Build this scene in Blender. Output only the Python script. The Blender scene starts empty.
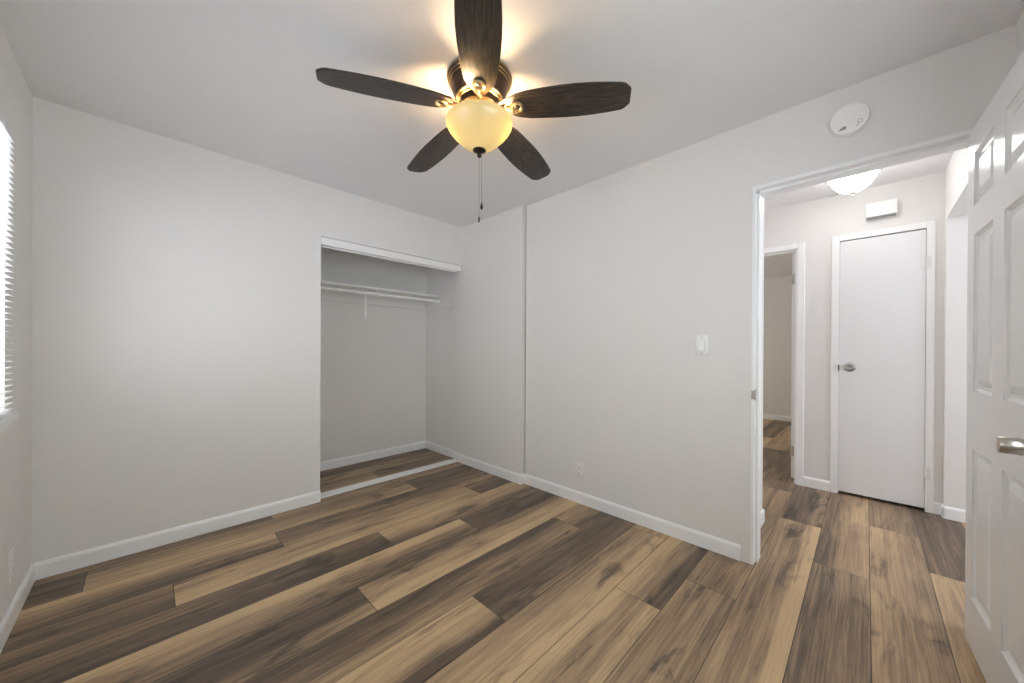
import bpy, bmesh, math, random
from mathutils import Matrix, Vector
R = math.radians
C = bpy.context.scene.collection
scene = bpy.context.scene

# ------------------------------------------------------------------ camera
CAM_H, YAW, PITCH, ROLL, F_PX = 1.179, 0.794, -0.0022, -0.0049, 360.3
cam_data = bpy.data.cameras.new('camera')
cam_data.sensor_fit = 'HORIZONTAL'; cam_data.sensor_width = 36.0
cam_data.lens = F_PX / 1024 * 36.0
cam_data.shift_y = (350.23 - 341.5) / 1024
cam_data.clip_start = 0.02
cam = bpy.data.objects.new('camera', cam_data); C.objects.link(cam)
_f = Vector((math.sin(YAW) * math.cos(PITCH), math.cos(YAW) * math.cos(PITCH), math.sin(PITCH)))
_r0 = Vector((math.cos(YAW), -math.sin(YAW), 0)); _u0 = _r0.cross(_f)
_r = _r0 * math.cos(ROLL) - _u0 * math.sin(ROLL); _u = _r0 * math.sin(ROLL) + _u0 * math.cos(ROLL)
cam.matrix_world = Matrix(((_r.x, _u.x, -_f.x, 0), (_r.y, _u.y, -_f.y, 0), (_r.z, _u.z, -_f.z, CAM_H), (0, 0, 0, 1)))
scene.camera = cam

# ------------------------------------------------------------------ view, world, daylight
vs = scene.view_settings
scene.display_settings.display_device = 'sRGB'
vs.view_transform = 'Standard'; vs.look = 'None'; vs.gamma = 1.0; vs.use_curve_mapping = False
vs.exposure = -0.10
scene.cycles.max_bounces = 14; scene.cycles.diffuse_bounces = 10; scene.cycles.glossy_bounces = 4
scene.cycles.transparent_max_bounces = 16
scene.cycles.sample_clamp_indirect = 20.0
world = bpy.data.worlds.new('sky'); scene.world = world; world.use_nodes = True
_nt = world.node_tree                                        # bright overcast sky above, warm dim ground below
_tc = _nt.nodes.new('ShaderNodeTexCoord'); _sp = _nt.nodes.new('ShaderNodeSeparateXYZ')
_mr = _nt.nodes.new('ShaderNodeMapRange'); _mr.inputs['From Min'].default_value = -0.04; _mr.inputs['From Max'].default_value = 0.04
_mx = _nt.nodes.new('ShaderNodeMix'); _mx.data_type = 'RGBA'
_mx.inputs[6].default_value = (0.98, 1.00, 1.14, 1); _mx.inputs[7].default_value = (0.965, 0.965, 1.0, 1)
_nt.links.new(_tc.outputs['Generated'], _sp.inputs[0]); _nt.links.new(_sp.outputs[2], _mr.inputs['Value'])
_nt.links.new(_mr.outputs[0], _mx.inputs[0]); _nt.links.new(_mx.outputs[2], _nt.nodes['Background'].inputs[0])
_nt.nodes['Background'].inputs[1].default_value = 4.4

def daylight(name, loc, direction, sx, sy, power, color=(0.90, 0.95, 1.0)):
    l = bpy.data.lights.new(name, 'AREA'); l.shape = 'RECTANGLE'; l.size = sx; l.size_y = sy
    l.energy = power; l.color = color
    o = bpy.data.objects.new(name, l); C.objects.link(o)
    o.location = loc; o.rotation_euler = Vector(direction).to_track_quat('-Z', 'Y').to_euler()
    return o
daylight('daylight_bedroom_window', (-0.95, 1.45, 1.45), (1, -0.1, 0.05), 1.6, 1.2, 12, (0.70, 0.84, 1.0))
daylight('daylight_side_room_window', (3.20, -2.45, 1.5), (0, 1, 0), 1.1, 1.2, 21, (0.66, 0.78, 0.95))
daylight('added_far_room_fill', (5.9, 3.75, 1.5), (0, -1, 0), 1.2, 1.2, 13, (1.0, 0.95, 0.72))  # fill lamp added behind an unseen, assumed window to brighten the far room
daylight('added_rear_fill', (0.85, -0.75, 1.55), (0, 1, 0), 1.5, 1.1, 8, (0.6, 1.0, 0.95))  # fill lamp for an invented rear window, evens out the bedroom walls
BULB = 330.0            # ceiling fan bulbs, emission strength
BOWL_GLOW = 0.18
HALL_GLOW = 11.5

# ------------------------------------------------------------------ materials
def mat(name, color, rough=0.5, metal=0.0, bump=0.0, bscale=200.0, spec=0.5, var=0.0, coat=0.0):
    m = bpy.data.materials.new(name); m.use_nodes = True
    nt = m.node_tree; b = nt.nodes['Principled BSDF']
    b.inputs['Base Color'].default_value = (*color, 1); b.inputs['Roughness'].default_value = rough
    b.inputs['Metallic'].default_value = metal; b.inputs['Specular IOR Level'].default_value = spec
    b.inputs['Coat Weight'].default_value = coat
    tc = nt.nodes.new('ShaderNodeTexCoord')
    if bump:
        n = nt.nodes.new('ShaderNodeTexNoise'); n.inputs['Scale'].default_value = bscale; n.inputs['Detail'].default_value = 3
        bp = nt.nodes.new('ShaderNodeBump'); bp.inputs['Strength'].default_value = bump; bp.inputs['Distance'].default_value = 0.002
        nt.links.new(tc.outputs['Object'], n.inputs['Vector']); nt.links.new(n.outputs['Fac'], bp.inputs['Height'])
        nt.links.new(bp.outputs['Normal'], b.inputs['Normal'])
    if var:
        n2 = nt.nodes.new('ShaderNodeTexNoise'); n2.inputs['Scale'].default_value = 6; n2.inputs['Detail'].default_value = 4
        mr = nt.nodes.new('ShaderNodeMapRange'); mr.inputs['To Min'].default_value = 1 - var; mr.inputs['To Max'].default_value = 1 + var
        hv = nt.nodes.new('ShaderNodeHueSaturation'); hv.inputs['Color'].default_value = (*color, 1)
        nt.links.new(tc.outputs['Object'], n2.inputs['Vector']); nt.links.new(n2.outputs['Fac'], mr.inputs['Value'])
        nt.links.new(mr.outputs[0], hv.inputs['Value']); nt.links.new(hv.outputs[0], b.inputs['Base Color'])
    return m

M = {}
M['wall'] = mat('wall_paint', (0.795, 0.780, 0.752), 0.55, bump=0.10, bscale=160, spec=0.3)
M['ceiling'] = mat('ceiling_paint', (0.83, 0.83, 0.835), 0.75, bump=0.12, bscale=120, spec=0.2)
M['trim'] = mat('trim_paint', (0.91, 0.91, 0.90), 0.32, bump=0.03, bscale=60)
M['door'] = mat('door_paint', (0.84, 0.84, 0.83), 0.24, bump=0.03, bscale=45)
M['plastic'] = mat('white_plastic', (0.92, 0.915, 0.89), 0.35)
M['plastic_warm'] = mat('ivory_plastic', (0.83, 0.82, 0.79), 0.45)
M['dark'] = mat('dark_recess', (0.03, 0.03, 0.03), 0.5)
M['greymark'] = mat('grey_marking', (0.30, 0.30, 0.29), 0.6)
M['nickel'] = mat('satin_nickel', (0.56, 0.53, 0.48), 0.28, metal=1.0)
M['steel'] = mat('strike_steel', (0.40, 0.38, 0.35), 0.4, metal=1.0)
M['bronze'] = mat('antique_bronze', (0.105, 0.068, 0.048), 0.34, metal=0.85, var=0.35)
M['gold'] = mat('rubbed_gold_edge', (0.36, 0.27, 0.145), 0.50, metal=0.9)
M['darkbronze'] = mat('dark_bronze', (0.045, 0.032, 0.022), 0.35, metal=0.6)
M['chain'] = mat('chain_metal', (0.42, 0.40, 0.36), 0.4, metal=0.8)
M['slat'] = mat('blind_slat_white', (0.88, 0.88, 0.87), 0.4)
M['rail'] = mat('blind_rail_white', (0.72, 0.73, 0.72), 0.4)
M['fascia'] = mat('track_fascia_white', (0.90, 0.90, 0.88), 0.4)
M['outdoor'] = mat('outdoor_ground', (0.35, 0.35, 0.33), 0.9)

def blade_material():
    m = bpy.data.materials.new('dark_walnut_blade'); m.use_nodes = True
    nt = m.node_tree; b = nt.nodes['Principled BSDF']; L = nt.links
    tc = nt.nodes.new('ShaderNodeTexCoord'); mp = nt.nodes.new('ShaderNodeMapping')
    mp.inputs['Scale'].default_value = (4, 42, 6)
    L.new(tc.outputs['Object'], mp.inputs['Vector'])
    w = nt.nodes.new('ShaderNodeTexNoise'); w.inputs['Scale'].default_value = 3.2; w.inputs['Detail'].default_value = 6; w.inputs['Distortion'].default_value = 0.9
    L.new(mp.outputs[0], w.inputs['Vector'])
    r = nt.nodes.new('ShaderNodeValToRGB')
    r.color_ramp.elements[0].position = 0.40; r.color_ramp.elements[0].color = (0.020, 0.0155, 0.0125, 1)
    r.color_ramp.elements[1].position = 0.66; r.color_ramp.elements[1].color = (0.075, 0.056, 0.040, 1)
    L.new(w.outputs['Fac'], r.inputs[0]); L.new(r.outputs[0], b.inputs['Base Color'])
    b.inputs['Roughness'].default_value = 0.34
    bp = nt.nodes.new('ShaderNodeBump'); bp.inputs['Strength'].default_value = 0.25; bp.inputs['Distance'].default_value = 0.002
    L.new(w.outputs['Fac'], bp.inputs['Height']); L.new(bp.outputs[0], b.inputs['Normal'])
    return m
M['blade'] = blade_material()

def glass_shade(name, color, glow_color, glow, mottled, reflect=None):
    m = bpy.data.materials.new(name); m.use_nodes = True
    nt = m.node_tree; nt.nodes.clear(); L = nt.links
    out = nt.nodes.new('ShaderNodeOutputMaterial')
    tr = nt.nodes.new('ShaderNodeBsdfTranslucent'); df = nt.nodes.new('ShaderNodeBsdfDiffuse')
    gl = nt.nodes.new('ShaderNodeBsdfGlossy'); gl.inputs['Roughness'].default_value = 0.15
    em = nt.nodes.new('ShaderNodeEmission'); em.inputs['Color'].default_value = (*glow_color, 1); em.inputs['Strength'].default_value = glow
    m1 = nt.nodes.new('ShaderNodeMixShader'); m1.inputs[0].default_value = 0.6 if reflect else 0.35
    m2 = nt.nodes.new('ShaderNodeMixShader'); m2.inputs[0].default_value = 0.05
    ad = nt.nodes.new('ShaderNodeAddShader')
    if mottled:
        tc = nt.nodes.new('ShaderNodeTexCoord'); n = nt.nodes.new('ShaderNodeTexNoise')
        n.inputs['Scale'].default_value = 14; n.inputs['Detail'].default_value = 4; n.inputs['Distortion'].default_value = 1.2
        r = nt.nodes.new('ShaderNodeValToRGB')
        r.color_ramp.elements[0].position = 0.35; r.color_ramp.elements[0].color = (color[0] * .86, color[1] * .8, color[2] * .62, 1)
        r.color_ramp.elements[1].position = 0.65; r.color_ramp.elements[1].color = (*color, 1)
        L.new(tc.outputs['Object'], n.inputs['Vector']); L.new(n.outputs['Fac'], r.inputs[0])
        for s in (tr, df): L.new(r.outputs[0], s.inputs['Color'])
    else:
        for s in (tr, df): s.inputs['Color'].default_value = (*color, 1)
    if reflect:
        for l_ in list(df.inputs['Color'].links): nt.links.remove(l_)
        df.inputs['Color'].default_value = (*reflect, 1)
    L.new(tr.outputs[0], m1.inputs[1]); L.new(df.outputs[0], m1.inputs[2])
    L.new(m1.outputs[0], m2.inputs[1]); L.new(gl.outputs[0], m2.inputs[2])
    L.new(m2.outputs[0], ad.inputs[0]); L.new(em.outputs[0], ad.inputs[1]); L.new(ad.outputs[0], out.inputs[0])
    return m
M['amber'] = glass_shade('amber_alabaster_glass', (0.042, 0.037, 0.013), (1.0, 0.76, 0.30), BOWL_GLOW, True, (0.86, 0.74, 0.42))
M['opal'] = glass_shade('lit_opal_glass', (0.9, 0.88, 0.84), (0.96, 0.96, 0.98), HALL_GLOW, False)

def emitter(name, color, strength):
    m = bpy.data.materials.new(name); m.use_nodes = True
    nt = m.node_tree; nt.nodes.clear()
    out = nt.nodes.new('ShaderNodeOutputMaterial'); em = nt.nodes.new('ShaderNodeEmission')
    em.inputs['Color'].default_value = (*color, 1); em.inputs['Strength'].default_value = strength
    nt.links.new(em.outputs[0], out.inputs[0]); return m
M['bulb'] = emitter('lit_bulb', (1.0, 0.66, 0.35), BULB)

def pane_material():
    m = bpy.data.materials.new('window_glass'); m.use_nodes = True
    nt = m.node_tree; nt.nodes.clear()
    out = nt.nodes.new('ShaderNodeOutputMaterial'); t = nt.nodes.new('ShaderNodeBsdfTransparent')
    g = nt.nodes.new('ShaderNodeBsdfGlossy'); g.inputs['Roughness'].default_value = 0.02
    mx = nt.nodes.new('ShaderNodeMixShader'); mx.inputs[0].default_value = 0.06
    nt.links.new(t.outputs[0], mx.inputs[1]); nt.links.new(g.outputs[0], mx.inputs[2]); nt.links.new(mx.outputs[0], out.inputs[0])
    return m
M['pane'] = pane_material()

PW = 0.2258
def floor_material():
    m = bpy.data.materials.new('wood_plank_floor'); m.use_nodes = True
    nt = m.node_tree; b = nt.nodes['Principled BSDF']; L = nt.links; N = nt.nodes.new
    def math_(op, a, b_=None, c=None, clamp=False):
        n = N('ShaderNodeMath'); n.operation = op; n.use_clamp = clamp
        for i, v in enumerate((a, b_, c)):
            if v is None: continue
            if isinstance(v, (int, float)): n.inputs[i].default_value = v
            else: L.new(v, n.inputs[i])
        return n.outputs[0]
    uv = N('ShaderNodeUVMap'); uv.uv_map = 'plank'
    sp = N('ShaderNodeSeparateXYZ'); L.new(uv.outputs[0], sp.inputs[0]); U, V = sp.outputs[0], sp.outputs[1]
    at = N('ShaderNodeAttribute'); at.attribute_name = 'tone'
    sc = N('ShaderNodeSeparateColor'); L.new(at.outputs['Color'], sc.inputs[0]); T, Mi, B = sc.outputs[0], sc.outputs[1], sc.outputs[2]
    seed = at.outputs['Alpha']
    at2 = N('ShaderNodeAttribute'); at2.attribute_name = 'length_m'; PL = at2.outputs['Fac']
    def noise(su, sv, detail, rough=0.55, dist=0.0, k=37.0):
        cx = N('ShaderNodeCombineXYZ')
        L.new(math_('MULTIPLY_ADD', U, su, math_('MULTIPLY', seed, k)), cx.inputs[0])
        L.new(math_('MULTIPLY_ADD', V, sv, math_('MULTIPLY', seed, k * 1.7)), cx.inputs[1])
        L.new(math_('MULTIPLY', seed, 13.0), cx.inputs[2])
        n = N('ShaderNodeTexNoise'); n.inputs['Scale'].default_value = 1.0; n.inputs['Detail'].default_value = detail
        n.inputs['Roughness'].default_value = rough; n.inputs['Distortion'].default_value = dist
        L.new(cx.outputs[0], n.inputs['Vector']); return n.outputs['Fac']
    vn = math_('DIVIDE', V, PW)
    n1 = noise(1.6, 5.0, 3)
    v = math_('MULTIPLY_ADD', math_('SUBTRACT', n1, 0.5), 0.65, vn)
    def smooth(x, lo, hi):
        r = N('ShaderNodeMapRange'); r.interpolation_type = 'SMOOTHSTEP'
        r.inputs['From Min'].default_value = lo; r.inputs['From Max'].default_value = hi
        L.new(x, r.inputs['Value']); return r.outputs[0]
    def lerp(a, b_, t): return math_('MULTIPLY_ADD', math_('SUBTRACT', b_, a), t, a)
    t = lerp(B, Mi, smooth(v, 0.10, 0.45)); t = lerp(t, T, smooth(v, 0.55, 0.90))
    n2 = noise(1.2, 8.5, 7, 0.64, 0.7, 23.0)
    n3 = noise(2.2, 95.0, 4, 0.6, 0.0, 51.0)
    n5 = noise(1.3, 38.0, 5, 0.65, 0.6, 91.0)
    n4 = noise(1.9, 7.5, 4, 0.6, 1.2, 71.0)           # occasional smoky knots
    t = math_('ADD', t, math_('MULTIPLY', math_('SUBTRACT', n2, 0.42), 0.95))
    t = math_('ADD', t, math_('MULTIPLY', math_('SUBTRACT', n3, 0.5), 0.55))
    t = math_('ADD', t, math_('MULTIPLY', math_('SUBTRACT', n5, 0.5), 0.80))
    t = math_('SUBTRACT', t, math_('MULTIPLY', smooth(n4, 0.54, 0.74), 0.46), clamp=True)
    # fine cathedral figure
    cx = N('ShaderNodeCombineXYZ')
    L.new(math_('MULTIPLY_ADD', U, 0.9, math_('MULTIPLY', seed, 9.0)), cx.inputs[0]); L.new(math_('MULTIPLY_ADD', V, 9.0, math_('MULTIPLY', seed, 5.0)), cx.inputs[1])
    wv = N('ShaderNodeTexWave'); wv.bands_direction = 'Y'; wv.inputs['Scale'].default_value = 2.6; wv.inputs['Distortion'].default_value = 9.0
    wv.inputs['Detail'].default_value = 3; wv.inputs['Detail Scale'].default_value = 1.1
    L.new(cx.outputs[0], wv.inputs['Vector'])
    t = math_('SUBTRACT', t, math_('MULTIPLY', smooth(wv.outputs['Fac'], 0.72, 1.0), 0.10), clamp=True)
    r = N('ShaderNodeValToRGB'); cr = r.color_ramp
    cr.elements[0].position = 0.0; cr.elements[0].color = (0.078, 0.056, 0.039, 1)
    cr.elements[1].position = 1.0; cr.elements[1].color = (0.63, 0.445, 0.248, 1)
    e = cr.elements.new(0.30); e.color = (0.165, 0.115, 0.078, 1)
    e = cr.elements.new(0.62); e.color = (0.375, 0.255, 0.152, 1)
    L.new(t, r.inputs[0])
    # joint lines between boards
    edge = math_('MINIMUM', math_('MINIMUM', V, math_('SUBTRACT', PW, V)), math_('MINIMUM', U, math_('SUBTRACT', PL, U)))
    ef = smooth(edge, 0.0006, 0.0022)
    mx = N('ShaderNodeMix'); mx.data_type = 'RGBA'; mx.inputs[6].default_value = (0.035, 0.025, 0.018, 1)
    L.new(ef, mx.inputs[0]); L.new(r.outputs[0], mx.inputs[7]); L.new(mx.outputs[2], b.inputs['Base Color'])
    b.inputs['Roughness'].default_value = 0.42; b.inputs['Specular IOR Level'].default_value = 0.4
    bp = N('ShaderNodeBump'); bp.inputs['Strength'].default_value = 0.25; bp.inputs['Distance'].default_value = 0.001
    hh = math_('MULTIPLY_ADD', n3, 0.35, ef); L.new(hh, bp.inputs['Height']); L.new(bp.outputs[0], b.inputs['Normal'])
    return m
M['floor'] = floor_material()

# ------------------------------------------------------------------ mesh helpers
def new(): return bmesh.new()
def box(bm, x0, x1, y0, y1, z0, z1, bev=0.0, seg=2):
    x0, x1 = min(x0, x1), max(x0, x1); y0, y1 = min(y0, y1), max(y0, y1); z0, z1 = min(z0, z1), max(z0, z1)
    vsx = [bm.verts.new((x, y, z)) for x in (x0, x1) for y in (y0, y1) for z in (z0, z1)]
    fs = [bm.faces.new([vsx[i] for i in q]) for q in ((0, 1, 3, 2), (4, 6, 7, 5), (0, 4, 5, 1), (2, 3, 7, 6), (0, 2, 6, 4), (1, 5, 7, 3))]
    if bev:
        es = list({e for f in fs for e in f.edges})
        bmesh.ops.bevel(bm, geom=es, offset=bev, segments=seg, profile=0.5, affect='EDGES')
def lathe(bm, prof, mtx=Matrix(), seg=48, cap=True):
    rings = []
    for r, z in prof:
        if r < 1e-5: rings.append([bm.verts.new(mtx @ Vector((0, 0, z)))])
        else: rings.append([bm.verts.new(mtx @ Vector((r * math.cos(2 * math.pi * i / seg), r * math.sin(2 * math.pi * i / seg), z))) for i in range(seg)])
    for a, b in zip(rings, rings[1:]):
        for i in range(seg):
            j = (i + 1) % seg
            if len(a) == 1 and len(b) == 1: break
            if len(a) == 1: bm.faces.new((a[0], b[i], b[j]))
            elif len(b) == 1: bm.faces.new((a[i], a[j], b[0]))
            else: bm.faces.new((a[i], a[j], b[j], b[i]))
    if cap:
        for ring in (rings[0], rings[-1]):
            if len(ring) > 2: bm.faces.new(ring)
def tube(bm, pts, r, seg=10, rads=None):
    pts = [Vector(p) for p in pts]; rings = []
    for i, p in enumerate(pts):
        d = (pts[min(i + 1, len(pts) - 1)] - pts[max(i - 1, 0)]).normalized()
        a = d.cross(Vector((0, 0, 1)) if abs(d.z) < 0.9 else Vector((1, 0, 0))).normalized(); b = d.cross(a)
        rr = rads[i] if rads else r
        rings.append([bm.verts.new(p + (a * math.cos(2 * math.pi * k / seg) + b * math.sin(2 * math.pi * k / seg)) * rr) for k in range(seg)])
    for a, b in zip(rings, rings[1:]):
        for k in range(seg): bm.faces.new((a[k], a[(k + 1) % seg], b[(k + 1) % seg], b[k]))
    bm.faces.new(rings[0]); bm.faces.new(rings[-1])
def prism(bm, poly, fn, t0, t1):
    """polygon (a, b) swept from t0 to t1; fn(a, b, t) gives the point"""
    A = [bm.verts.new(fn(a, b, t0)) for a, b in poly]; B = [bm.verts.new(fn(a, b, t1)) for a, b in poly]
    n = len(poly)
    for i in range(n): bm.faces.new((A[i], A[(i + 1) % n], B[(i + 1) % n], B[i]))
    bm.faces.new(A); bm.faces.new(B)
def obj(name, bm, m, parent=None, smooth=False, angle=40):
    bmesh.ops.recalc_face_normals(bm, faces=bm.faces)
    me = bpy.data.meshes.new(name); bm.to_mesh(me); bm.free()
    me.materials.append(m)
    o = bpy.data.objects.new(name, me); C.objects.link(o)
    if smooth:
        for p in me.polygons: p.use_smooth = True
        me.set_sharp_from_angle(angle=R(angle))
    if parent: o.parent = parent
    return o
def tag(o, label=None, cat=None, group=None, kind=None):
    if label: o['label'] = label
    if cat: o['category'] = cat
    if group: o['group'] = group
    if kind: o['kind'] = kind
    return o
def thing(name, label, cat, loc=(0, 0, 0), rotz=0.0, group=None, kind=None):
    o = bpy.data.objects.new(name, None); C.objects.link(o); o.empty_display_size = 0.05
    o.location = loc; o.rotation_euler = (0, 0, rotz)
    return tag(o, label, cat, group, kind)
def struct(name, bm, m, parent=None, smooth=False):
    o = obj(name, bm, m, parent, smooth)
    if not parent: o['kind'] = 'structure'
    return o
RX = Matrix.Rotation(R(90), 4, 'Y')          # lathe axis z -> +x
RXm = Matrix.Rotation(R(-90), 4, 'Y')        # lathe axis z -> -x

# ------------------------------------------------------------------ layout
XL, XR, XJ, YB, YR = -0.40, 2.345, 2.303, 2.996, -0.406      # bedroom walls; XJ = stepped-out stretch of the right wall
YJ = 2.150                                                   # the step
H, HH = 2.44, 2.475                                          # bedroom and hall ceilings
XH0, XH1 = 2.46, 4.03                                        # hall side of the bedroom wall, far hall wall
YC0, YC1 = 3.11, 3.740                                       # closet front inside, closet back
XC0 = 0.945                                                  # closet opening, left edge
WY0, WY1, WZ0, WZ1 = 0.92, 2.49, 0.90, 2.07                  # bedroom window opening
DY0, DY1 = -0.325, 0.437                                     # doorway rabbet faces
DTOP = 2.062

# floor: one mesh of planks running along X, each board with its own tones
def build_floor():
    rnd = random.Random(4)
    X0, X1, Y0, Y1 = -0.55, 7.7, -2.6, 4.0
    LEN = 1.825
    joints = {8: -.212, 6: .098, 7: .580, 3: .733, 5: 1.049, 4: 1.530, 2: 2.013, 1: 1.097, -1: 1.640, -2: 1.957,
              -3: 3.155, -4: 2.620, -5: 3.436, -6: 2.936, 9: 0.62, 10: 1.521, 0: 0.45, 11: 0.95, 12: 2.1}
    # tone at the far edge, middle, near edge of a board: 0 dark, 1 tan; key (row, board) with board 0 starting at the row's joint
    tones = {(9, 0): (.45, .5, .55), (9, -1): (.3, .35, .4), (8, -1): (.18, .2, .3), (8, 0): (.42, .55, .62), (8, 1): (.20, .25, .30),
             (7, -1): (.95, .55, .15), (7, 0): (.28, .36, .58), (7, 1): (.22, .3, .4),
             (6, -1): (.45, .34, .24), (6, 0): (.60, .72, .90), (6, 1): (.35, .22, .15),
             (5, -1): (.34, .22, .14), (5, 0): (.92, .72, .28), (5, 1): (.3, .35, .4),
             (4, -1): (1.0, .50, .22), (4, -2): (1.0, .50, .22), (4, 0): (.34, .22, .10),
             (3, -1): (.14, .16, .62), (3, 0): (.42, .70, .95), (3, 1): (.3, .4, .5),
             (2, -1): (.22, .38, .55), (2, 0): (.65, .42, .20), (2, 1): (.4, .4, .4),
             (1, -1): (.98, .75, .15), (1, 0): (.24, .20, .30), (1, 1): (.3, .3, .4),
             (0, 0): (.50, .68, .92), (0, -1): (.6, .65, .8), (0, 1): (.62, .55, .75),
             (-1, -1): (.92, .55, .75), (-1, 0): (.90, .62, .15), (-1, 1): (.3, .3, .3), (-1, 2): (.7, .7, .6),
             (-2, -1): (.52, .48, .42), (-2, 0): (.46, .42, .42), (-2, 1): (.32, .28, .3),
             (-3, -1): (.58, .42, .95), (-3, 0): (.24, .24, .42), (-3, -2): (.6, .5, .7),
             (-4, -1): (.40, .46, .44), (-4, 0): (.34, .55, .75),
             (-5, -1): (.80, .66, .52), (-5, 0): (.40, .36, .38),
             (-6, -1): (.75, .8, .7), (-6, 0): (.24, .20, .22),
             (10, 0): (.30, .30, .55), (10, -1): (.40, .5, .78), (11, 0): (.34, .45, .5), (12, -1): (.3, .25, .25), (12, 0): (.15, .15, .2), (11, -1): (.3, .4, .4)}
    bm = new(); uvl = bm.loops.layers.uv.new('plank')
    tl = bm.verts.layers.float_color.new('tone'); ll = bm.verts.layers.float.new('length_m')
    k0 = math.floor((Y0 - .8835) / PW); k1 = math.ceil((Y1 - .8835) / PW)
    for k in range(k0, k1):
        ya = .8835 + k * PW; yb = ya + PW; j = joints.get(k, rnd.uniform(0, LEN))
        n = math.floor((X0 - j) / LEN)
        while j + n * LEN < X1:
            xa, xb = max(j + n * LEN, X0), min(j + (n + 1) * LEN, X1)
            base = rnd.uniform(.15, .85)
            tn = tones.get((k, n)) or (base + rnd.uniform(-.25, .25), base, base + rnd.uniform(-.25, .25))
            seed = rnd.random(); u0 = xa - (j + n * LEN)
            q = [bm.verts.new((x, y, 0)) for x, y in ((xa, ya), (xb, ya), (xb, yb), (xa, yb))]
            f = bm.faces.new(q)
            for lp, (uu, vv) in zip(f.loops, ((u0, 0), (u0 + xb - xa, 0), (u0 + xb - xa, PW), (u0, PW))): lp[uvl].uv = (uu, vv)
            for w in q: w[tl] = (*[min(1, max(0, t)) for t in tn], seed); w[ll] = LEN
            n += 1
    me = bpy.data.meshes.new('floor'); bm.to_mesh(me); bm.free(); me.materials.append(M['floor'])
    o = bpy.data.objects.new('floor', me); C.objects.link(o); o['kind'] = 'structure'
build_floor()
b = new(); box(b, -0.55, 7.7, -2.6, 4.0, -0.12, -0.004); struct('floor', b, M['outdoor'])   # slab under the boards

# ceilings
b = new(); box(b, -0.55, XR + .02, YR - .12, YC1 + .12, H, H + .12); struct('ceiling', b, M['ceiling'])
b = new(); box(b, XR + .02, XH1 + .05, -2.6, 4.0, HH, HH + .12); struct('ceiling', b, M['ceiling'])
b = new(); box(b, XH1 + .05, 7.7, -2.6, 4.0, H, H + .12); struct('ceiling', b, M['ceiling'])

# bedroom walls
b = new()
box(b, XL - .15, XL, YR - .12, WY0, 0, H); box(b, XL - .15, XL, WY1, YC1 + .12, 0, H)
box(b, XL - .15, XL, WY0, WY1, 0, WZ0); box(b, XL - .15, XL, WY0, WY1, WZ1, H)
struct('wall_left', b, M['wall'])
CT = 1.99                                                     # closet head of the opening
b = new(); box(b, XL, XC0, YB, YC0, 0, H); box(b, XC0, XJ, YB, YC0, CT + .055, H); struct('wall_back', b, M['wall'])
b = new(); box(b, XL, XR, YC1, YC1 + .12, 0, H); box(b, 0.30, 0.42, YC0, YC1, 0, H); struct('wall_closet', b, M['wall'])
b = new()
box(b, XR, XH0, .450, YJ - .016, 0, HH); box(b, XR + .05, XH0, YJ - .016, YJ, 0, HH); box(b, XR, XH0, YJ, YC1 + .12, 0, HH); box(b, XJ, XR, YJ, YC0, 0, H)
box(b, XR, XH0, -.345, .450, DTOP + .018, HH); box(b, XR, XH0, -2.6, -.345, 0, HH)
struct('wall_right', b, M['wall'])
RW0, RW1 = 0.10, 1.55                                         # opening for the unseen window added behind the camera for light
b = new(); box(b, XL, RW0, YR - .12, YR, 0, H); box(b, RW1, XR, YR - .12, YR, 0, H); box(b, RW0, RW1, YR - .12, YR, 0, .95); box(b, RW0, RW1, YR - .12, YR, 2.07, H); struct('wall_rear', b, M['wall'])

# hall, side room and far room
b = new(); box(b, XH0, 2.985, .505, 4.0, 0, HH); struct('wall_hall_left', b, M['wall'])
OY0, OY1, OT = .43, 1.20, 2.092                              # opening to the far room
CY0, CY1, CDT = -.312, .159, 2.083                           # hall closet door
b = new()
box(b, XH1, XH1 + .12, OY1, 4.0, 0, HH); box(b, XH1, XH1 + .12, CY1 + .012, OY0, 0, HH)
box(b, XH1, XH1 + .12, CY0 - .012, CY1 + .012, CDT + .012, HH); box(b, XH1, XH1 + .12, OY0, OY1, OT, HH)
box(b, XH1, XH1 + .12, -2.6, CY0 - .012, 0, HH)
box(b, XH1 + .10, XH1 + .13, CY0 - .05, CY1 + .05, 0, CDT + .05)
struct('wall_hall_far', b, M['wall'])
HD = 2.122
b = new(); box(b, XH0, 3.965, -.54, -.40, HD, HH); box(b, 3.965, XH1, -2.5, -.40, 0, HH); struct('wall_hall_right', b, M['wall'])
b = new()
box(b, XH0, 3.965, -2.62, -2.3, 0, .75); box(b, XH0, 3.965, -2.62, -2.3, 2.1, HH)
box(b, XH0, 2.65, -2.62, -2.3, .75, 2.1); box(b, 3.75, 3.965, -2.62, -2.3, .75, 2.1)
struct('wall_side_room', b, M['wall'])
b = new()
box(b, 7.52, 7.7, .2, 4.0, 0, H); box(b, XH1 + .12, 7.52, .2, .32, 0, H)
box(b, XH1 + .12, 5.2, 3.5, 4.0, 0, H); box(b, 6.6, 7.7, 3.5, 4.0, 0, H); box(b, 5.2, 6.6, 3.5, 4.0, 0, .85); box(b, 5.2, 6.6, 3.5, 4.0, 2.1, H)
struct('wall_far_room', b, M['wall'])

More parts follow.
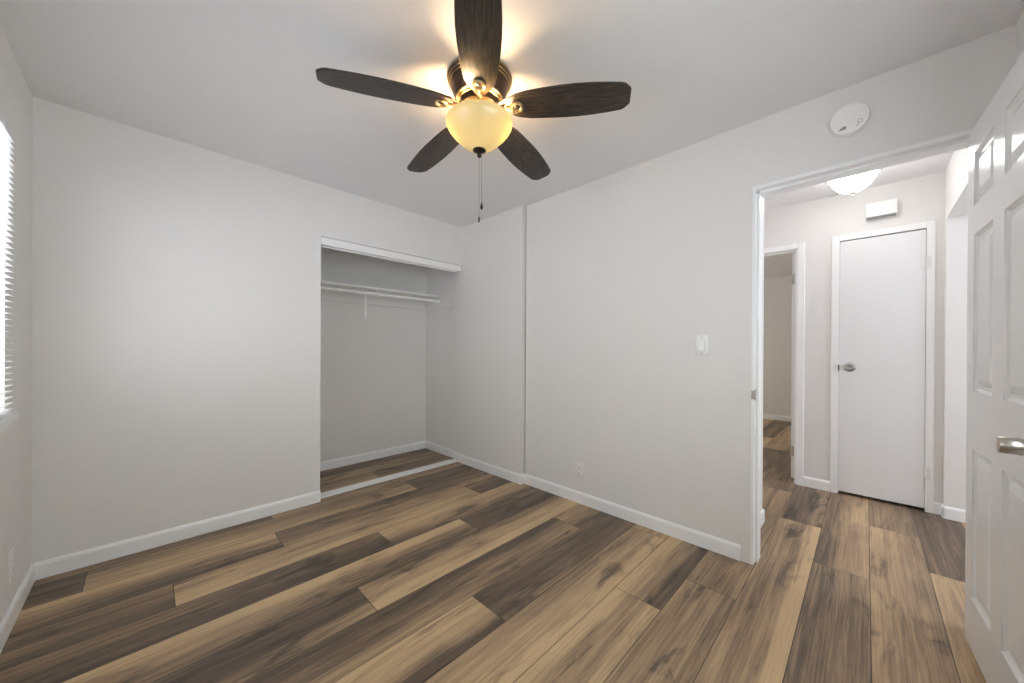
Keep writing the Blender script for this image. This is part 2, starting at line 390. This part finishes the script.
# baseboards: a flat board with an eased top edge
BBH, BBT = .086, .012
BP = [(0, 0), (BBT, 0), (BBT, BBH - .016), (BBT * .72, BBH - .006), (BBT * .35, BBH), (0, BBH)]
def bb_run(bm, p0, p1, n):                                  # along the floor from p0 to p1, standing out along n
    p0, p1, n = Vector((*p0, 0)), Vector((*p1, 0)), Vector((*n, 0))
    prism(bm, BP, lambda a, z, t: p0.lerp(p1, t) + n * a + Vector((0, 0, z + .001)), 0, 1)
b = new(); bb_run(b, (XL, YR), (XL, YB), (1, 0)); struct('baseboard_left', b, M['trim'])
b = new(); bb_run(b, (XL, YB), (XC0, YB), (0, -1)); struct('baseboard_back', b, M['trim'])
b = new(); bb_run(b, (XR, .496), (XR, YJ - .004), (-1, 0)); bb_run(b, (XJ, YJ - BBT), (XJ, YC0), (-1, 0)); bb_run(b, (XJ, YJ), (XR - BBT, YJ), (0, -1))
struct('baseboard_right', b, M['trim'])
b = new(); bb_run(b, (XL, YR), (XR - .1, YR), (0, 1)); struct('baseboard_rear', b, M['trim'])
b = new(); bb_run(b, (.42, YC1), (XR, YC1), (0, -1)); bb_run(b, (XR, YC0 + .001), (XR, YC1), (-1, 0)); bb_run(b, (.42, YC0), (.42, YC1), (1, 0))
struct('baseboard_closet', b, M['trim'])
b = new(); bb_run(b, (XH0, .505), (2.985 + BBT, .505), (0, -1)); bb_run(b, (2.985, .505 - BBT), (2.985, 3.5), (1, 0))
struct('baseboard_hall_left', b, M['trim'])
b = new(); bb_run(b, (XH1, CY1 + .05), (XH1, .384), (-1, 0)); bb_run(b, (XH1, -.40), (XH1, CY0 - .042), (-1, 0)); struct('baseboard_hall_far', b, M['trim'])
b = new(); bb_run(b, (3.965, -2.3), (3.965, -.40 + BBT), (-1, 0)); bb_run(b, (3.965 - BBT, -.40), (XH1, -.40), (0, 1)); struct('baseboard_hall_right', b, M['trim'])
b = new(); bb_run(b, (7.52, .32), (7.52, 3.5), (-1, 0)); bb_run(b, (4.95, .32), (7.52, .32), (0, 1)); struct('baseboard_far_room', b, M['trim'])

# ------------------------------------------------------------------ bedroom window, blind, sill
w = thing('window_1', 'white framed bedroom window behind the blind in the left wall', 'window', (XL - .10, (WY0 + WY1) / 2, WZ0), kind='structure')
def loc_box(bm, o, *a, **k):                                # box given in world coordinates, kept relative to the empty
    x, y, z = o.location; box(bm, a[0] - x, a[1] - x, a[2] - y, a[3] - y, a[4] - z, a[5] - z, **k)
b = new(); xf0, xf1 = XL - .13, XL - .075
loc_box(b, w, xf0, xf1, WY0, WY0 + .05, WZ0, WZ1); loc_box(b, w, xf0, xf1, WY1 - .05, WY1, WZ0, WZ1)
loc_box(b, w, xf0, xf1, WY0 + .05, WY1 - .05, WZ0, WZ0 + .05); loc_box(b, w, xf0, xf1, WY0 + .05, WY1 - .05, WZ1 - .05, WZ1)
ym = (WY0 + WY1) / 2; loc_box(b, w, xf0, xf1, ym - .03, ym + .03, WZ0 + .05, WZ1 - .05)
obj('window_frame', b, M['trim'], w)
for ya, yb in ((WY0 + .05, ym - .03), (ym + .03, WY1 - .05)):
    b = new(); loc_box(b, w, XL - .105, XL - .100, ya, yb, WZ0 + .05, WZ1 - .05); obj('pane', b, M['pane'], w)
b = new(); box(b, XL - .075, XL + .036, WY0 - .02, WY1 - .005, WZ0 - .016, WZ0 + .006, bev=.003); box(b, XL, XL + .014, WY0 + .0, WY1 - .02, WZ0 - .050, WZ0 - .016, bev=.003)
struct('trim_1', b, M['trim'])                              # window sill and apron

bl = thing('window_blind', 'white horizontal slat blind hanging in the window on the left wall', 'blind', (XL + .012, (WY0 + WY1) / 2, WZ0 + .004))
BY0, BY1 = WY0 + .012, WY1 - .020
b = new(); loc_box(b, bl, XL - .026, XL + .018, BY0, BY1, WZ1 - .048, WZ1 - .004, bev=.003); obj('headrail', b, M['rail'], bl)
b = new(); loc_box(b, bl, XL - .004, XL + .022, BY0, BY1, WZ0 + .008, WZ0 + .020, bev=.003); obj('bottom_rail', b, M['slat'], bl)
slat_me = None; nsl = 46; ztop = WZ1 - .062; pitch_z = (ztop - (WZ0 + .028)) / (nsl - 1)
for i in range(nsl):
    if slat_me is None:
        b = new(); P = []
        for q in range(7):
            s = q / 6 - .5; P.append((s * .0265, .0022 * (1 - (2 * s) ** 2)))
        poly = P + [(x, z - .0007) for x, z in reversed(P)]
        ca, sa = math.cos(R(4)), math.sin(R(4))
        prism(b, poly, lambda a, z, t: Vector((a * ca - z * sa, t, a * sa + z * ca)), -(BY1 - BY0) / 2, (BY1 - BY0) / 2)
        s0 = obj('slat', b, M['slat'], bl, True); slat_me = s0.data
    else:
        s0 = bpy.data.objects.new('slat', slat_me); C.objects.link(s0); s0.parent = bl
    s0.location = (0, 0, ztop - i * pitch_z - bl.location.z)
for yy in (BY0 + .14, (BY0 + BY1) / 2, BY1 - .14):
    for xx in (XL - .001, XL + .025):
        b = new(); tube(b, [Vector((xx, yy, WZ0 + .015)) - bl.location, Vector((xx, yy, WZ1 - .03)) - bl.location], .0009, 6); obj('ladder_cord', b, M['slat'], bl)
b = new(); tube(b, [Vector((XL + .03, BY0 + .09, WZ1 - .05)) - bl.location, Vector((XL + .032, BY0 + .09, WZ1 - .62)) - bl.location], .004, 8); obj('tilt_wand', b, M['slat'], bl, True)

for nm, (ax, bx, ay, by) in {'window_2': (2.65, 3.75, -2.52, -2.46), 'added_window_3': (5.2, 6.6, 3.60, 3.66), 'added_window_4': (RW0, RW1, YR - .10, YR - .05)}.items():  # unseen windows; the far-room and rear ones are added for their light
    wz0, wz1 = {'window_2': (.75, 2.1), 'added_window_3': (.85, 2.1), 'added_window_4': (.95, 2.07)}[nm]
    w2 = thing(nm, {'window_2': 'white framed window of the room beside the hall', 'added_window_3': 'unseen white framed window added to light the far room', 'added_window_4': 'unseen white framed window added behind the camera to light the bedroom'}[nm], 'window', ((ax + bx) / 2, (ay + by) / 2, wz0), kind='structure')
    b = new()
    loc_box(b, w2, ax, ax + .05, ay, by, wz0, wz1); loc_box(b, w2, bx - .05, bx, ay, by, wz0, wz1)
    loc_box(b, w2, ax + .05, bx - .05, ay, by, wz0, wz0 + .05); loc_box(b, w2, ax + .05, bx - .05, ay, by, wz1 - .05, wz1)
    obj('window_frame', b, M['trim'], w2)
    b = new(); loc_box(b, w2, ax + .05, bx - .05, (ay + by) / 2 - .003, (ay + by) / 2 + .003, wz0 + .05, wz1 - .05); obj('pane', b, M['pane'], w2)

# ------------------------------------------------------------------ closet: head track fascia, floor track, shelf, rod
b = new(); box(b, XC0, XJ - .012, YB - .002, YB + .016, 1.982, 2.0395, bev=.0015); box(b, XC0, XJ - .012, YB + .016, YC0 - .005, CT + .020, CT + .047)
box(b, XC0 + .02, XJ - .03, YB + .05, YB + .054, CT - .015, CT + .012)
struct('trim_2', b, M['fascia'])
b = new(); box(b, XC0 + .002, XJ - .014, YB + .045, YB + .145, .0005, .011, bev=.003)
tag(obj('door_track', b, M['fascia']), 'white flat sliding door track strip across the closet opening floor', 'track')

SF = 3.440; ST = 1.783
b = new(); box(b, .425, XR - .002, SF, YC1 - .001, ST - .018, ST, bev=.002)
tag(obj('closet_shelf', b, M['trim']), 'white closet shelf board above the hanging rod', 'shelf')
b = new(); box(b, .425, XR - .003, YC1 - .022, YC1 - .001, 1.640, ST - .019, bev=.002); box(b, XR - .022, XR - .001, YC0 + .01, YC1 - .023, 1.640, ST - .019, bev=.002); struct('trim_7', b, M['wall'])
BX = 1.600
brk = thing('shelf_bracket', 'white metal bracket on the closet back wall holding shelf and rod', 'bracket', (BX, YC1 - .022, 1.5))
b = new(); loc_box(b, brk, BX - .015, BX + .015, YC1 - .031, YC1 - .0225, 1.497, ST - .020, bev=.002); obj('wall_leg', b, M['trim'], brk)
b = new(); loc_box(b, brk, BX - .012, BX + .012, SF + .012, YC1 - .0315, ST - .027, ST - .0195, bev=.001); obj('shelf_arm', b, M['trim'], brk)
b = new(); tube(b, [Vector((BX, SF + .03, ST - .030)) - brk.location, Vector((BX, SF - .008, ST - .026)) - brk.location, Vector((BX, SF - .019, ST - .048)) - brk.location, Vector((BX, SF - .019, ST - .070)) - brk.location, Vector((BX, SF + .004, ST - .0875)) - brk.location], .0065, 8)
obj('rod_hook', b, M['trim'], brk, True)
RY, RZ = SF + .004, ST - .066
rd = thing('hanging_rod', 'white clothes rod running under the closet shelf', 'rod', (1.36, RY, RZ))
b = new(); tube(b, [(.425 - 1.36, 0, 0), (XR - .018 - 1.36, 0, 0)], .0155, 20); obj('rod', b, M['trim'], rd, True)
for xs, mt in ((.425, RX), (XR - .016, RXm)):
    b = new(); lathe(b, [(0, .0), (.028, .0), (.028, .004), (.021, .006), (.021, .014), (0, .014)], Matrix.Translation((xs - 1.36, 0, 0)) @ mt, 24); obj('rod_socket', b, M['plastic'], rd, True)

# ------------------------------------------------------------------ doorway jambs, casings
b = new()
box(b, XR - .004, XH0 + .004, DY1, .450, 0, DTOP + .018); box(b, XR - .004, XH0 + .004, -.345, DY0, 0, DTOP + .018); box(b, XR - .004, XH0 + .004, DY0, DY1, DTOP, DTOP + .018)
box(b, XR + .037, XH0 - .002, DY1 - .013, DY1, 0, DTOP - .012, bev=.002); box(b, XR + .037, XH0 - .002, DY0, DY0 + .012, 0, DTOP - .012, bev=.002); box(b, XR + .037, XH0 - .002, DY0 + .012, DY1 - .013, DTOP - .014, DTOP, bev=.002)
struct('trim_3', b, M['trim'])
b = new()
box(b, XR - .002, XR, .450, .496, 0, DTOP + .068); box(b, XR - .002, XR, DY0 - .065, .450, DTOP + .018, DTOP + .068); box(b, XR - .002, XR, -.392, -.345, 0, DTOP + .018)
box(b, XH0, XH0 + .010, .450, .496, 0, DTOP + .068, bev=.002); box(b, XH0, XH0 + .010, -.392, .450, DTOP + .018, DTOP + .068, bev=.002); box(b, XH0, XH0 + .010, -.392, -.345, 0, DTOP + .018, bev=.002)
struct('trim_4', b, M['wall'])
b = new(); box(b, XR + .0, XR + .030, DY1 - .002, DY1, .905, .965); box(b, XR - .0062, XR - .004, DY1 - .002, DY1 + .013, .912, .958)
tag(obj('strike_plate_and_gap_shade', b, M['steel']), 'small dull metal strike plate on the bedroom door jamb', 'strike plate', 'door strike plates')

# hall closet door casing and frame
b = new(); cx0 = XH1 - .014
box(b, cx0, XH1, CY1 + .0005, CY1 + .050, 0, CDT + .05, bev=.003); box(b, cx0, XH1, CY0 - .044, CY0 - .0005, 0, CDT + .05, bev=.003); box(b, cx0, XH1, CY0 - .0005, CY1 + .0005, CDT + .003, CDT + .05, bev=.003)
struct('trim_5', b, M['trim'])
# far opening casing and jamb
b = new()
box(b, cx0, XH1, OY0 - .046, OY0 + .001, 0, OT + .035, bev=.004); box(b, cx0, XH1, OY0 + .001, OY1 + .046, OT - .012, OT + .035, bev=.004); box(b, cx0, XH1, OY1, OY1 + .046, 0, OT - .012, bev=.004)
box(b, XH1, XH1 + .12, OY0 - .001, OY0 + .014, 0, OT - .001); box(b, XH1, XH1 + .12, OY1 - .014, OY1 + .001, 0, OT - .001); box(b, XH1, XH1 + .12, OY0 + .014, OY1 - .014, OT - .016, OT)
box(b, XH1 + .04, XH1 + .075, OY0 + .014, OY0 + .025, 0, OT - .016); box(b, XH1 + .04, XH1 + .075, OY0 + .014, OY1 - .014, OT - .028, OT - .016)
struct('trim_6', b, M['trim'])

# ------------------------------------------------------------------ doors
def knob(bm, mtx, prof, seg=32): lathe(bm, prof, mtx, seg)

d1 = thing('door_1', 'white six panel bedroom door swung open into the room at right', 'door', (2.357, -.2940, .014), math.atan2(-.0495, -1), kind='structure')
# local frame: +x along the leaf away from the hinge, +y local is the back (leaf turned), visible face at y = 0
LW, LT, LH = .735, .035, 2.044
def panel_leaf():
    bm = new()
    xs = [0, .085, .315, .420, .650, LW]; zs = [0, .200, .785, 1.010, 1.622, 1.735, 1.945, LH]
    holes = {(1, 1), (3, 1), (1, 3), (3, 3), (1, 5), (3, 5)}
    for side, y in ((0, 0.0), (1, LT)):
        sg = 1 if side == 0 else -1
        for i in range(5):
            for k in range(7):
                x0, x1, z0, z1 = xs[i], xs[i + 1], zs[k], zs[k + 1]
                if (i, k) not in holes:
                    bm.faces.new([bm.verts.new(p) for p in ((x0, y, z0), (x1, y, z0), (x1, y, z1), (x0, y, z1))]); continue
                # moulded recess: slope in, flat groove, raised field
                steps = [(0, 0), (.003, .005), (.012, .0115), (.024, .0125), (.026, .011), (.050, .003), (.0505, .003)]
                prev = None
                for ins, dep in steps:
                    ring = [bm.verts.new((x, y + sg * dep, z)) for x, z in ((x0 + ins, z0 + ins), (x1 - ins, z0 + ins), (x1 - ins, z1 - ins), (x0 + ins, z1 - ins))]
                    if prev:
                        for q in range(4): bm.faces.new((prev[q], prev[(q + 1) % 4], ring[(q + 1) % 4], ring[q]))
                    prev = ring
                bm.faces.new(prev)
    for (xa, za), (xb, zb) in (((0, 0), (LW, 0)), ((LW, 0), (LW, LH)), ((LW, LH), (0, LH)), ((0, LH), (0, 0))):
        bm.faces.new([bm.verts.new(p) for p in ((xa, 0, za), (xb, 0, zb), (xb, LT, zb), (xa, LT, za))])
    bmesh.ops.remove_doubles(bm, verts=bm.verts, dist=.0002)
    return bm
obj('door_leaf', panel_leaf(), M['door'], d1)
KZ = .905
front = Matrix.Translation((LW - .062, 0, KZ)) @ Matrix.Rotation(R(90), 4, 'X')       # axis towards -y (the visible face)
back = Matrix.Translation((LW - .062, LT, KZ)) @ Matrix.Rotation(R(-90), 4, 'X')
b = new(); knob(b, front, [(0, 0), (.033, 0), (.033, .004), (.030, .008), (.016, .010), (.0140, .014), (.0225, .019), (.0245, .023), (.0222, .060), (.0205, .0620), (0, .063)])
obj('door_knob', b, M['nickel'], d1, True)
b = new(); knob(b, back, [(0, 0), (.033, 0), (.033, .004), (.030, .007), (.014, .008), (.0135, .012), (.022, .016), (.022, .029), (0, .030)])
obj('door_knob', b, M['nickel'], d1, True)
b = new(); box(b, LW - .001, LW + .0015, .006, .029, KZ - .028, KZ + .028); obj('latch_plate', b, M['nickel'], d1)
for z in (.20, 1.0, 1.80):
    b = new(); tube(b, [(-.004, LT + .004, z - .045), (-.004, LT + .004, z + .045)], .006, 12); box(b, -.0018, .0, .004, LT, z - .045, z + .045); obj('hinge', b, M['nickel'], d1, True)

d2 = thing('door_2', 'narrow flat white door closed in the hall wall', 'door', (XH1 + .004, CY0, .017), kind='structure')
b = new(); loc_box(b, d2, XH1 - .007, XH1 + .028, CY0 + .0015, CY1 - .0015, .024, CDT - .004, bev=.0015); obj('door_leaf', b, M['door'], d2)
b = new(); knob(b, Matrix.Translation(Vector((XH1 - .007, .095, 1.047)) - d2.location) @ RXm, [(0, 0), (.036, 0), (.036, .003), (.030, .009), (.014, .011), (.0125, .024), (.022, .032), (.0295, .042), (.0305, .050), (.027, .058), (.017, .062), (.010, .058), (0, .057)])
obj('door_knob', b, M['steel'], d2, True)
for z in (1.834, .285):
    b = new(); tube(b, [Vector((XH1 - .013, CY0 - .001, z - .04)) - d2.location, Vector((XH1 - .013, CY0 - .001, z + .04)) - d2.location], .006, 12)
    loc_box(b, d2, XH1 - .0105, XH1 - .007, CY0 - .001, CY0 + .026, z - .04, z + .04); loc_box(b, d2, XH1 - .016, XH1 - .0135, CY0 - .026, CY0 - .002, z - .04, z + .04); obj('hinge', b, M['door'], d2, True)
b = new(); box(b, cx0 - .0008, XH1, CY1 + .0015, CY1 + .006, 1.018, 1.068); tag(obj('strike_plate_and_gap_shade', b, M['darkbronze']), 'dark strip painted for the shaded latch gap at the hall closet door casing', 'strike plate', 'door strike plates')  # dark strip painted in for the shaded latch gap beside the casing

d3 = thing('door_3', 'white door standing open inside the far room', 'door', (XH1 + .135, OY0 + .028, .015), kind='structure')
b = new(); loc_box(b, d3, XH1 + .135, XH1 + .85, OY0 + .024, OY0 + .059, .015, OT - .02, bev=.002); obj('door_leaf', b, M['door'], d3)
for z in (1.835, .26):
    b = new(); loc_box(b, d3, XH1 + .1335, XH1 + .135, OY0 + .028, OY0 + .054, z - .045, z + .045); tube(b, [Vector((XH1 + .131, OY0 + .060, z - .045)) - d3.location, Vector((XH1 + .131, OY0 + .060, z + .045)) - d3.location], .005, 10)
    for dz in (-.03, .0, .03): lathe(b, [(0, 0), (.003, 0), (.003, .001), (0, .001)], Matrix.Translation(Vector((XH1 + .1336, OY0 + .041, z + dz)) - d3.location) @ RXm, 10)
    obj('hinge', b, M['nickel'], d3, True)
b = new(); knob(b, Matrix.Translation(Vector((XH1 + .79, OY0 + .059, 1.0)) - d3.location) @ Matrix.Rotation(R(-90), 4, 'X'), [(0, 0), (.031, 0), (.031, .004), (.012, .010), (.011, .024), (.024, .036), (.0275, .048), (.018, .060), (0, .062)]); obj('door_knob', b, M['nickel'], d3, True)

# ------------------------------------------------------------------ wall devices
def plate_frame(o):                                         # local: x = out of the wall, y, z along it
    return o
def outlet(label, loc, rotz):
    t = thing('electrical_outlet', label, 'outlet', loc, rotz, 'wall outlets')
    b = new(); box(b, 0, .006, -.038, .038, -.061, .061, bev=.0025); obj('cover_plate', b, M['plastic_warm'], t, True)
    for z in (-.0215, .0215):
        b = new(); lathe(b, [(0, 0), (.0168, 0), (.0168, .0085), (.0158, .0095), (0, .0095)], Matrix.Translation((0, 0, z)) @ RX, 28)
        r_ = obj('receptacle', b, M['plastic_warm'], t, True)
        b = new(); box(b, .0094, .0099, -.0075, -.0055, z + .000, z + .009); box(b, .0094, .0099, .0055, .0075, z + .001, z + .008)
        lathe(b, [(0, .0094), (.0026, .0094), (.0026, .0099), (0, .0099)], Matrix.Translation((0, 0, z - .0075)) @ RX, 12)
        obj('slots', b, M['dark'], r_)
    b = new(); lathe(b, [(0, 0), (.0034, 0), (.0034, .0065), (0, .007)], RX, 12); obj('screw', b, M['plastic_warm'], t, True)
    return t
outlet('white duplex outlet low on the long right wall', (XR, 1.566, .250), math.pi)
outlet('white duplex outlet low on the left wall below the window', (XL, 2.585, .255), 0)

t = thing('light_switch', 'white rocker light switch on the wall beside the doorway', 'switch', (XR, .701, 1.211), math.pi)
b = new(); box(b, .0015, .009, -.037, .037, -.060, .060, bev=.0025); box(b, 0, .0015, -.034, .034, -.057, .057); obj('cover_plate', b, M['plastic'], t, True)
b = new(); box(b, .0085, .0095, -.0182, .0182, -.0350, .0350, bev=.0008); obj('rocker_frame_shade', b, M['rail'], t)  # frame coloured grey to stand in for the shaded gap round the rocker
b = new(); prism(b, [(.009, -.0325), (.0205, -.0325), (.0140, 0), (.0115, .0325), (.009, .0325)], lambda a, z, y: Vector((a, y, z)), -.0155, .0155); obj('rocker', b, M['plastic'], t)
for z in (-.0485, .0485):
    b = new(); lathe(b, [(0, 0), (.0032, 0), (.0032, .0094), (0, .010)], Matrix.Translation((0, 0, z)) @ RX, 12); obj('screw', b, M['steel'], t, True)

t = thing('smoke_detector', 'round white smoke detector on the wall above the doorway', 'smoke detector', (XR, .062, 2.271), math.pi)
t.scale = (1.03, 1.03, 1.03)
b = new(); lathe(b, [(0, 0), (.069, 0), (.070, .004), (.069, .010), (0, .010)], RX, 64); obj('mounting_base', b, M['plastic'], t, True)
b = new(); lathe(b, [(0, .010), (.064, .010), (.068, .013), (.0685, .024), (.066, .031), (.060, .0345), (.045, .0355), (0, .036)], RX, 64); obj('cover', b, M['plastic'], t, True)
b = new(); prism(b, [(-.016, -.047), (.012, -.047), (.012, -.033), (-.001, -.033)], lambda a, z, q: Vector((q, a - .022, z)), .0345, .0362); obj('sensor_window', b, M['greymark'], t)
b = new(); lathe(b, [(.0072, .0350), (.0088, .0350), (.0088, .0362), (.0072, .0362)], Matrix.Translation((0, .036, -.027)) @ RX, 28, cap=False)
lathe(b, [(0, .0352), (.0022, .0352), (.0022, .0364), (0, .0364)], Matrix.Translation((0, .026, -.044)) @ RX, 12)
tube(b, [(.0356, .032, -.035), (.0356, .028, -.041)], .001, 8); obj('test_button_mark', b, M['greymark'], t)

t = thing('door_chime', 'white rectangular door chime box on the hall wall above the narrow door', 'door chime', (XH1, -.078, 2.215), math.pi)
b = new(); box(b, 0, .010, -.086, .086, .002, .118, bev=.002); obj('back_plate', b, M['plastic_warm'], t)
b = new(); box(b, .010, .056, -.085, .085, .014, .120, bev=.004); obj('cover', b, M['plastic'], t, True)
b = new(); box(b, .010, .050, -.080, .080, .004, .013); obj('sound_grille', b, M['greymark'], t)
b = new(); lathe(b, [(0, 0), (.004, 0), (.004, .0015), (0, .002)], Matrix.Translation((.030, .085, .052)) @ Matrix.Rotation(R(-90), 4, 'X'), 12); obj('side_screw', b, M['greymark'], t)

# ------------------------------------------------------------------ hall ceiling light
hl = thing('ceiling_light', 'lit white glass bowl light on the hall ceiling', 'light', (3.46, .072, HH))
b = new(); lathe(b, [(0, 0), (.125, 0), (.128, -.012), (.120, -.022), (0, -.022)], seg=48); obj('ceiling_pan', b, M['nickel'], hl, True)
HR = .124
prof = [(HR, -.068), (HR - .001, -.078), (.119, -.098), (.108, -.122), (.091, -.146), (.069, -.166), (.045, -.179), (.021, -.186), (0, -.188)]
b = new(); lathe(b, prof, seg=40, cap=False); obj('glass_bowl', b, M['opal'], hl, True)
b = new(); lathe(b, [(0, -.187), (.017, -.188), (.017, -.192), (.008, -.196), (.006, -.204), (.008, -.209), (.005, -.215), (0, -.217)], seg=24); obj('finial', b, M['nickel'], hl, True)
b = new(); tube(b, [(0, 0, -.02), (0, 0, -.188)], .004, 8); obj('center_post', b, M['nickel'], hl)
for a in (92, 268, 0):
    ca, sa = math.cos(R(a)), math.sin(R(a)); b = new()
    tube(b, [(ca * r_, sa * r_, z) for r_, z in ((.110, -.016), (.138, -.028), (.147, -.050), (.140, -.074), (.127, -.092))], .005, 8, rads=[.006, .008, .008, .007, .004])
    obj('clip', b, M['nickel'], hl, True)

# ------------------------------------------------------------------ ceiling fan
FX, FY = 1.088, 1.289
fan = thing('ceiling_fan', 'dark five blade ceiling fan with lit amber glass bowl', 'ceiling fan', (FX, FY, H))
def z_(z): return z - H
b = new(); lathe(b, [(0, 0), (.140, 0), (.146, z_(2.436)), (.147, z_(2.425)), (.143, z_(2.419)), (.143, z_(2.408)), (.136, z_(2.40)), (.128, z_(2.375)), (.116, z_(2.350)), (.107, z_(2.340)), (0, z_(2.338))], seg=64)
housing = obj('motor_housing', b, M['bronze'], fan, True, 25)
b = new()
for rr, zz, th in ((.1475, 2.430, .004), (.1435, 2.4135, .003), (.1375, 2.402, .0025)):
    lathe(b, [(rr + th * math.cos(q * math.pi / 4), z_(zz) + th * math.sin(q * math.pi / 4)) for q in range(9)], seg=64, cap=False)
obj('rim_trim', b, M['gold'], housing, True)
b = new(); lathe(b, [(.108, z_(2.342)), (.110, z_(2.338)), (.108, z_(2.333)), (.100, z_(2.332)), (.097, z_(2.326)), (.092, z_(2.324)), (.090, z_(2.33)), (.090, z_(2.342))], seg=64, cap=False); obj('bottom_trim', b, M['gold'], housing, True)
b = new(); lathe(b, [(0, z_(2.34)), (.090, z_(2.338)), (.086, z_(2.30)), (.074, z_(2.290)), (.070, z_(2.262)), (.050, z_(2.255)), (0, z_(2.255))], seg=48); obj('switch_housing', b, M['darkbronze'], fan, True, 25)
b = new(); prof = [(.136, z_(2.246)), (.146, z_(2.243)), (.1525, z_(2.236)), (.154, z_(2.227)), (.151, z_(2.215)), (.141, z_(2.197)), (.122, z_(2.174)), (.097, z_(2.150)), (.070, z_(2.127)), (.042, z_(2.109)), (.018, z_(2.101)), (0, z_(2.100))]
lathe(b, prof, seg=64, cap=False); bowl = obj('glass_bowl', b, M['amber'], fan, True, 60); bowl['label'] = 'lit amber glass bowl'
b = new(); lathe(b, [(0, z_(2.116)), (.030, z_(2.108)), (.031, z_(2.102)), (.022, z_(2.097)), (.011, z_(2.092)), (.009, z_(2.084)), (.011, z_(2.079)), (.007, z_(2.072)), (0, z_(2.071))], seg=32); obj('finial', b, M['darkbronze'], fan, True)
b = new(); tube(b, [(0, 0, z_(2.26)), (0, 0, z_(2.12))], .004, 8); obj('center_post', b, M['darkbronze'], fan)
# two bulbs lying left and right as seen from the room
ax = Vector((math.cos(YAW), -math.sin(YAW), 0)).normalized()
for s in (-1, 1):
    b = new(); c = ax * (s * .096) + Vector((0, 0, z_(2.216)))
    mt = Matrix.Translation(c) @ ax.to_track_quat('Z' if s > 0 else '-Z', 'Y').to_matrix().to_4x4()
    lathe(b, [(0, .034), (.013, .031), (.022, .021), (.026, .008), (.024, -.008), (.016, -.024), (0, -.032)], mt, 16); bb_ = obj('bulb', b, M['bulb'], fan, True)
    b = new(); tube(b, [ax * (s * .020) + Vector((0, 0, z_(2.228))), ax * (s * .072) + Vector((0, 0, z_(2.224)))], .012, 12); obj('socket', b, M['darkbronze'], bb_, True)
# blades
PH, DROOP, PIT = 13.3, -.060, -11.0
outline = [(.128, .0), (.130, .018), (.140, .036), (.158, .052), (.185, .063), (.23, .071), (.30, .077), (.38, .0815), (.45, .082), (.52, .0785), (.58, .073), (.630, .0665), (.642, .0645), (.650, .060), (.668, .041), (.672, .033), (.672, .010)]
def blade_bm():
    bm = new(); pts = outline + [(r_, -w_) for r_, w_ in reversed(outline[1:])]
    T_, B_ = [], []
    for r_, w_ in pts:
        T_.append(bm.verts.new((r_, w_, .0035))); B_.append(bm.verts.new((r_, w_, -.0035)))
    bm.faces.new(T_); fb = bm.faces.new(B_)
    for i in range(len(pts)):
        j = (i + 1) % len(pts); bm.faces.new((T_[i], T_[j], B_[j], B_[i]))
    bmesh.ops.bevel(bm, geom=[e for e in bm.edges if e.verts[0].co.z == e.verts[1].co.z], offset=.0014, segments=2, affect='EDGES')
    return bm
def ring_bm():
    bm = new(); c = Matrix.Translation((.180, 0, -.0035))
    lathe(bm, [(.014, 0), (.0285, 0), (.030, -.004), (.0275, -.009), (.0235, -.0075), (.021, -.010), (.0175, -.008), (.014, -.003)], c, 32, cap=False)
    return bm
def dome_bm():
    bm = new(); lathe(bm, [(.0145, 0), (.0145, -.003), (.010, -.0055), (.0, -.0065)], Matrix.Translation((.180, 0, -.0035)), 24, cap=True); return bm
def arm_bm():
    bm = new()
    tube(bm, [(.076, 0, .012), (.100, 0, .006), (.125, 0, -.010), (.145, 0, -.0125), (.156, 0, -.009)], .008, 10, rads=[.011, .008, .0055, .0045, .005])
    return bm
def flange_bm():                                            # the scalloped plate on top that holds the root
    bm = new(); poly = [(.090, .014), (.120, .030), (.150, .044), (.190, .050), (.225, .040), (.240, .018), (.240, -.018), (.225, -.040), (.190, -.050), (.150, -.044), (.120, -.030), (.090, -.014)]
    prism(bm, poly, lambda a, w_, t: Vector((a, w_, t)), .0040, .0080); return bm
proto = None
for k in range(5):
    mt = Matrix.Translation((0, 0, z_(2.296))) @ Matrix.Rotation(R(PH + 72 * k), 4, 'Z') @ Matrix.Rotation(math.atan(-DROOP), 4, 'Y') @ Matrix.Rotation(R(PIT), 4, 'X')
    if proto is None:
        bl_ = obj('blade', blade_bm(), M['blade'], fan); irn = obj('blade_iron', flange_bm(), M['bronze'], bl_)
        kids = [irn, obj('medallion', ring_bm(), M['gold'], bl_, True), obj('medallion_center', dome_bm(), M['darkbronze'], bl_, True), obj('blade_arm', arm_bm(), M['gold'], bl_, True)]
        proto = (bl_, kids)
    else:
        bl_ = proto[0].copy(); C.objects.link(bl_); bl_.parent = fan
        for q in proto[1]:
            c = q.copy(); C.objects.link(c); c.parent = bl_
    bl_.matrix_local = mt
# pull chains
def chain(x, y, z0, z1, fob):
    b = new(); tube(b, [(x, y, z_(z0)), (x, y, z_(z1))], .0011, 6)
    n = int((z0 - z1) / .012)
    for i in range(n):
        zz = z_(z0 - i * .012); lathe(b, [(0, zz + .0019), (.0016, zz + .001), (.0016, zz - .001), (0, zz - .0019)], Matrix.Translation((x, y, 0)), 6)
    ch = obj('pull_chain', b, M['chain'], fan, True)
    b = new(); lathe(b, fob, Matrix.Translation((x, y, z_(z1))), 16); obj('chain_fob', b, M['darkbronze'], ch, True)
cr = ax * .0115
chain(0, 0, 2.080, 1.795, [(0, .002), (.0035, 0), (.0038, -.022), (.0025, -.025), (0, -.026)])
chain(cr.x, cr.y, 2.100, 1.862, [(0, .004), (.0022, .0), (.003, -.006), (.0062, -.016), (.0068, -.023), (.0045, -.031), (0, -.033)])
